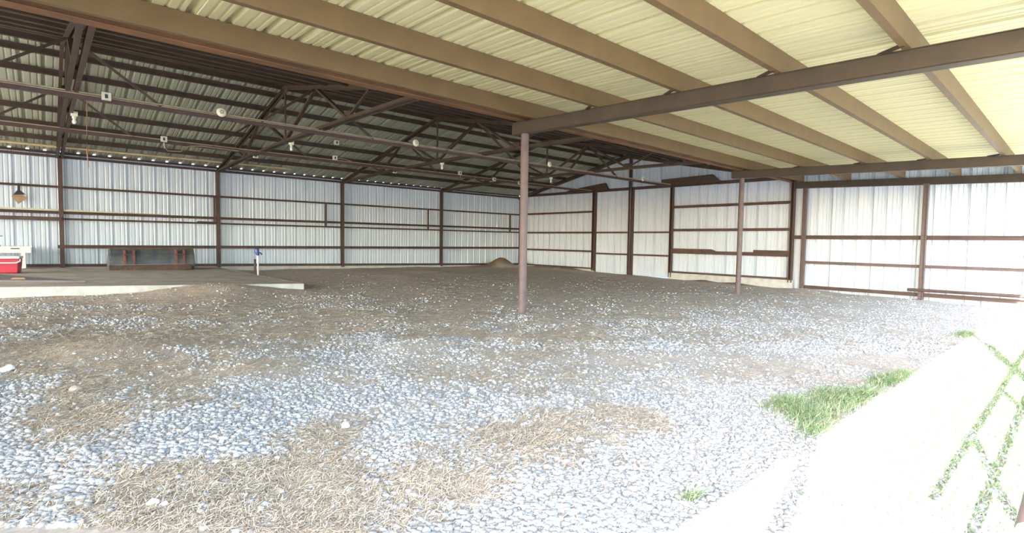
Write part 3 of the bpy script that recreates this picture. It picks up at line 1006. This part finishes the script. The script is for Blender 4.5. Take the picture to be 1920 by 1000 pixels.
# yard hydrant
e = empty('yard_hydrant', (4.68, 16.4, 0))
gz = float(ground(4.68, 16.4))
MB().tube([(0, 0, gz - .1), (0, 0, .62)], .024, 14).build('pipe', 'white', e, True)
MB().box(-.10, -.05, .0, .05, gz - .1, .50).build('support_stake', 'frame', e)
hd = MB().lathe([(.022, .60), (.04, .62), (.042, .70), (.03, .72), (.03, .80), (.012, .83)], (0, 0, 0), 14).build('head', 'blue', e, True)
MB().tube([(.03, 0, .69), (.08, 0, .68), (.11, 0, .63)], .02, 10).build('spout', 'blue', hd, True)
MB().tube([(-.02, -.01, .82), (-.07, -.01, .80), (-.085, -.01, .72), (-.06, -.01, .66), (-.03, -.01, .64)], .011, 8).build('lever', 'blue', hd, True)
tag(e, 'yard hydrant with blue head on a white pipe at the slab edge', 'hydrant')

# ------------------------------------------------------------------ gravel stones, straw, grass
PHI = (1 + 5 ** .5) / 2
ICO_V = np.array([(-1, PHI, 0), (1, PHI, 0), (-1, -PHI, 0), (1, -PHI, 0), (0, -1, PHI), (0, 1, PHI), (0, -1, -PHI), (0, 1, -PHI), (PHI, 0, -1), (PHI, 0, 1), (-PHI, 0, -1), (-PHI, 0, 1)], float)
ICO_V /= np.linalg.norm(ICO_V[0])
ICO_F = np.array([(0, 11, 5), (0, 5, 1), (0, 1, 7), (0, 7, 10), (0, 10, 11), (1, 5, 9), (5, 11, 4), (11, 10, 2), (10, 7, 6), (7, 1, 8), (3, 9, 4), (3, 4, 2), (3, 2, 6), (3, 6, 8), (3, 8, 9), (4, 9, 5), (2, 4, 11), (6, 2, 10), (8, 6, 7), (9, 8, 1)])


def on_slab(x, y):
    return (x < 4.6) & (y > 12.35 - (x - 4.55) * 0.19)


def scatter(n, ymin, ymax, weight, xpad=0.0, power=2.0):
    """points on the ground inside the view, denser close by"""
    out = []
    got = 0
    while got < n:
        k = n * 2
        px = rng.uniform(-60, 1980, k)
        t = rng.uniform(0, 1, k)
        py = ymin + (ymax - ymin) * t
        d = np.stack([FW[i] + RT[i] * (px - 960) / FPX - UP[i] * (py - 500) / FPX for i in range(3)], -1)
        t2 = (-0.2 - CAM_H) / np.where(d[:, 2] < -1e-3, d[:, 2], -1e-3)
        x, y = d[:, 0] * t2, d[:, 1] * t2
        ok = (y > -0.6) & (y < D - .1) & (x < XE - .1) & (x > -1.5) & (~on_slab(x, y))
        x, y = x[ok], y[ok]
        w = weight(x, y)
        keep = rng.uniform(0, 1, len(x)) < w
        out.append(np.stack([x[keep], y[keep]], -1))
        got += keep.sum()
    return np.concatenate(out)[:n]


def soft(x, y):
    g = gravel_at(x, y) + 0.30 * noise2(x, y, 2.6, 1) + 0.15 * noise2(x, y, 7.0, 3)
    return np.clip((g - 0.28) / 0.45, 0, 1)


def make_stones(n, smin, smax, ylo, yhi, name, label):
    p = scatter(n, ylo, yhi, lambda x, y: np.clip(0.07 + soft(x, y), 0, 1) * (1 - 0.85 * grass_at(x, y)))
    n = len(p)
    s = smin * (smax / smin) ** (rng.uniform(0, 1, n) ** 2.2)
    z = ground(p[:, 0], p[:, 1])
    V = ICO_V[None] * (1 + rng.uniform(-.28, .28, (n, 12, 1)))
    V = V * (s[:, None] * np.array([1, 1, 1]))[:, None, :] * np.stack([rng.uniform(.8, 1.3, n), rng.uniform(.6, 1.0, n), rng.uniform(.45, .8, n)], -1)[:, None, :]
    a = rng.uniform(0, 6.283, n)
    ca, sa = np.cos(a)[:, None], np.sin(a)[:, None]
    x2 = V[..., 0] * ca - V[..., 1] * sa
    y2 = V[..., 0] * sa + V[..., 1] * ca
    V = np.stack([x2 + p[:, 0:1], y2 + p[:, 1:2], V[..., 2] + z[:, None] + (s * .25)[:, None]], -1)
    F = (ICO_F[None] + (np.arange(n) * 12)[:, None, None]).reshape(-1, 3)
    o = link_mesh(name, np_mesh(name, V.reshape(-1, 3), F, 'stone'))
    tag(o, label, 'gravel', None, 'stuff')


make_stones(58000, 0.007, 0.024, 640, 1040, 'gravel', 'white crushed gravel scattered over the near ground')
make_stones(22000, 0.010, 0.028, 520, 660, 'gravel', 'white crushed gravel scattered over the far ground')


def make_blades(n, lmin, lmax, wid, ylo, yhi, weight, lift, mat, name, label, cat, upright=False, pts=None):
    p = scatter(n, ylo, yhi, weight) if pts is None else pts
    n = len(p)
    L = rng.uniform(lmin, lmax, n)
    a = rng.uniform(0, 6.283, n)
    if not upright:
        a = a
    d = np.stack([np.cos(a), np.sin(a)], -1)
    side = np.stack([-d[:, 1], d[:, 0]], -1) * wid
    z0 = ground(p[:, 0], p[:, 1])
    V = np.zeros((n, 6, 3))
    for i, t in enumerate((0.0, 0.5, 1.0)):
        if upright:
            cxy = p + d * (L * (0.05 + 0.55 * t * t))[:, None]
            z = z0 + L * (t * 0.95 - 0.25 * t * t) * lift
            ww = (1.0, .8, .12)[i]
        else:
            bend = rng.normal(0, .04, n) * L * (1 if i == 1 else 0)
            cxy = p + d * ((t - .5) * L)[:, None] + np.stack([-d[:, 1], d[:, 0]], -1) * bend[:, None]
            z = ground(cxy[:, 0], cxy[:, 1]) + 0.003 + np.abs(rng.normal(0, lift, n)) * (0.4 + .6 * t)
            ww = 1.0
        V[:, i * 2, :2] = cxy - side * ww
        V[:, i * 2 + 1, :2] = cxy + side * ww
        V[:, i * 2, 2] = z
        V[:, i * 2 + 1, 2] = z + (0.001 if upright else wid * 0.6)
    F0 = np.array([(0, 1, 3, 2), (2, 3, 5, 4)])
    F = (F0[None] + (np.arange(n) * 6)[:, None, None]).reshape(-1, 4)
    o = link_mesh(name, np_mesh(name, V.reshape(-1, 3), F, mat))
    tag(o, label, cat, None, 'stuff')
    return o


strawness = lambda x, y: np.clip(1.05 - soft(x, y), 0.03, 1) * (1 - .9 * grass_at(x, y)) * (1 - soil_at(x, y))
make_blades(110000, 0.03, 0.10, 0.0014, 620, 1040, strawness, 0.010, 'straw', 'straw', 'dry trampled straw lying over the near ground', 'straw')
make_blades(45000, 0.06, 0.16, 0.003, 515, 660, strawness, 0.008, 'straw', 'straw', 'dry trampled straw lying over the far ground', 'straw')

# grass tufts: dense patches at the edge of the shade
gp = []
for k, (a, b, sx, sy) in enumerate(GRASS_SPOTS):
    cnt = int(2600 * sx * sy / .12) + 30
    q = np.stack([rng.normal(a, sx * .55, cnt), rng.normal(b, sy * .55, cnt)], -1)
    gp.append(q)
make_blades(0, 0.05, 0.14, 0.002, 0, 0, None, 0.8, 'greenblade', 'grass', 'green grass tufts growing at the edge of the shade', 'grass', True, np.concatenate(gp))
q = np.stack([rng.uniform(2.9, 13, 26000), rng.uniform(0.1, 0.95, 26000)], -1)
make_blades(0, 0.03, 0.08, 0.0025, 0, 0, None, 0.8, 'greenblade', 'grass', 'short green grass in the sunlit strip outside the lean-to', 'grass', True, q)

# a few single rocks
def rock(px, py, size, mat, label):
    d = FW + RT * ((px - 960) / FPX) - UP * ((py - 500) / FPX)
    t = (-0.16 - CAM_H) / d.z
    for _ in range(3):
        x, y = d.x * t, d.y * t
        t = (float(ground(x, y)) - CAM_H) / d.z
    bm = bmesh.new()
    bmesh.ops.create_icosphere(bm, subdivisions=2, radius=size)
    rr = random.Random(int(px * 7 + py))
    ax = [Vector((rr.uniform(-1, 1), rr.uniform(-1, 1), rr.uniform(-1, 1))).normalized() for _ in range(5)]
    for v in bm.verts:
        for q_ in ax:
            k = v.co.dot(q_)
            if k > size * .62:
                v.co -= q_ * (k - size * .62)
        v.co.z *= .75
    me = bpy.data.meshes.new('rock')
    bm.to_mesh(me)
    bm.free()
    me.materials.append(M[mat])
    o = link_mesh('rock', me, None, (x, y, float(ground(x, y)) + size * .35))
    tag(o, label, 'rock')


rock(648, 803, .04, 'white', 'single pale rock standing up beside the bare dirt patch')
rock(140, 735, .05, 'dirt', 'flat brown rock among white gravel')
rock(286, 948, .032, 'white', 'white rock lying in the near straw, larger of a pair')
rock(307, 950, .024, 'white', 'white rock lying in the near straw, smaller of a pair')
rock(992, 920, .024, 'white', 'white rock on the straw tuft in the gravel')
rock(888, 735, .035, 'white', 'pale rock between two gravel bands')
rock(12, 697, .06, 'white', 'large pale rock at the gravel edge')
rock(106, 919, .03, 'white', 'pale rock at the gravel and straw border')
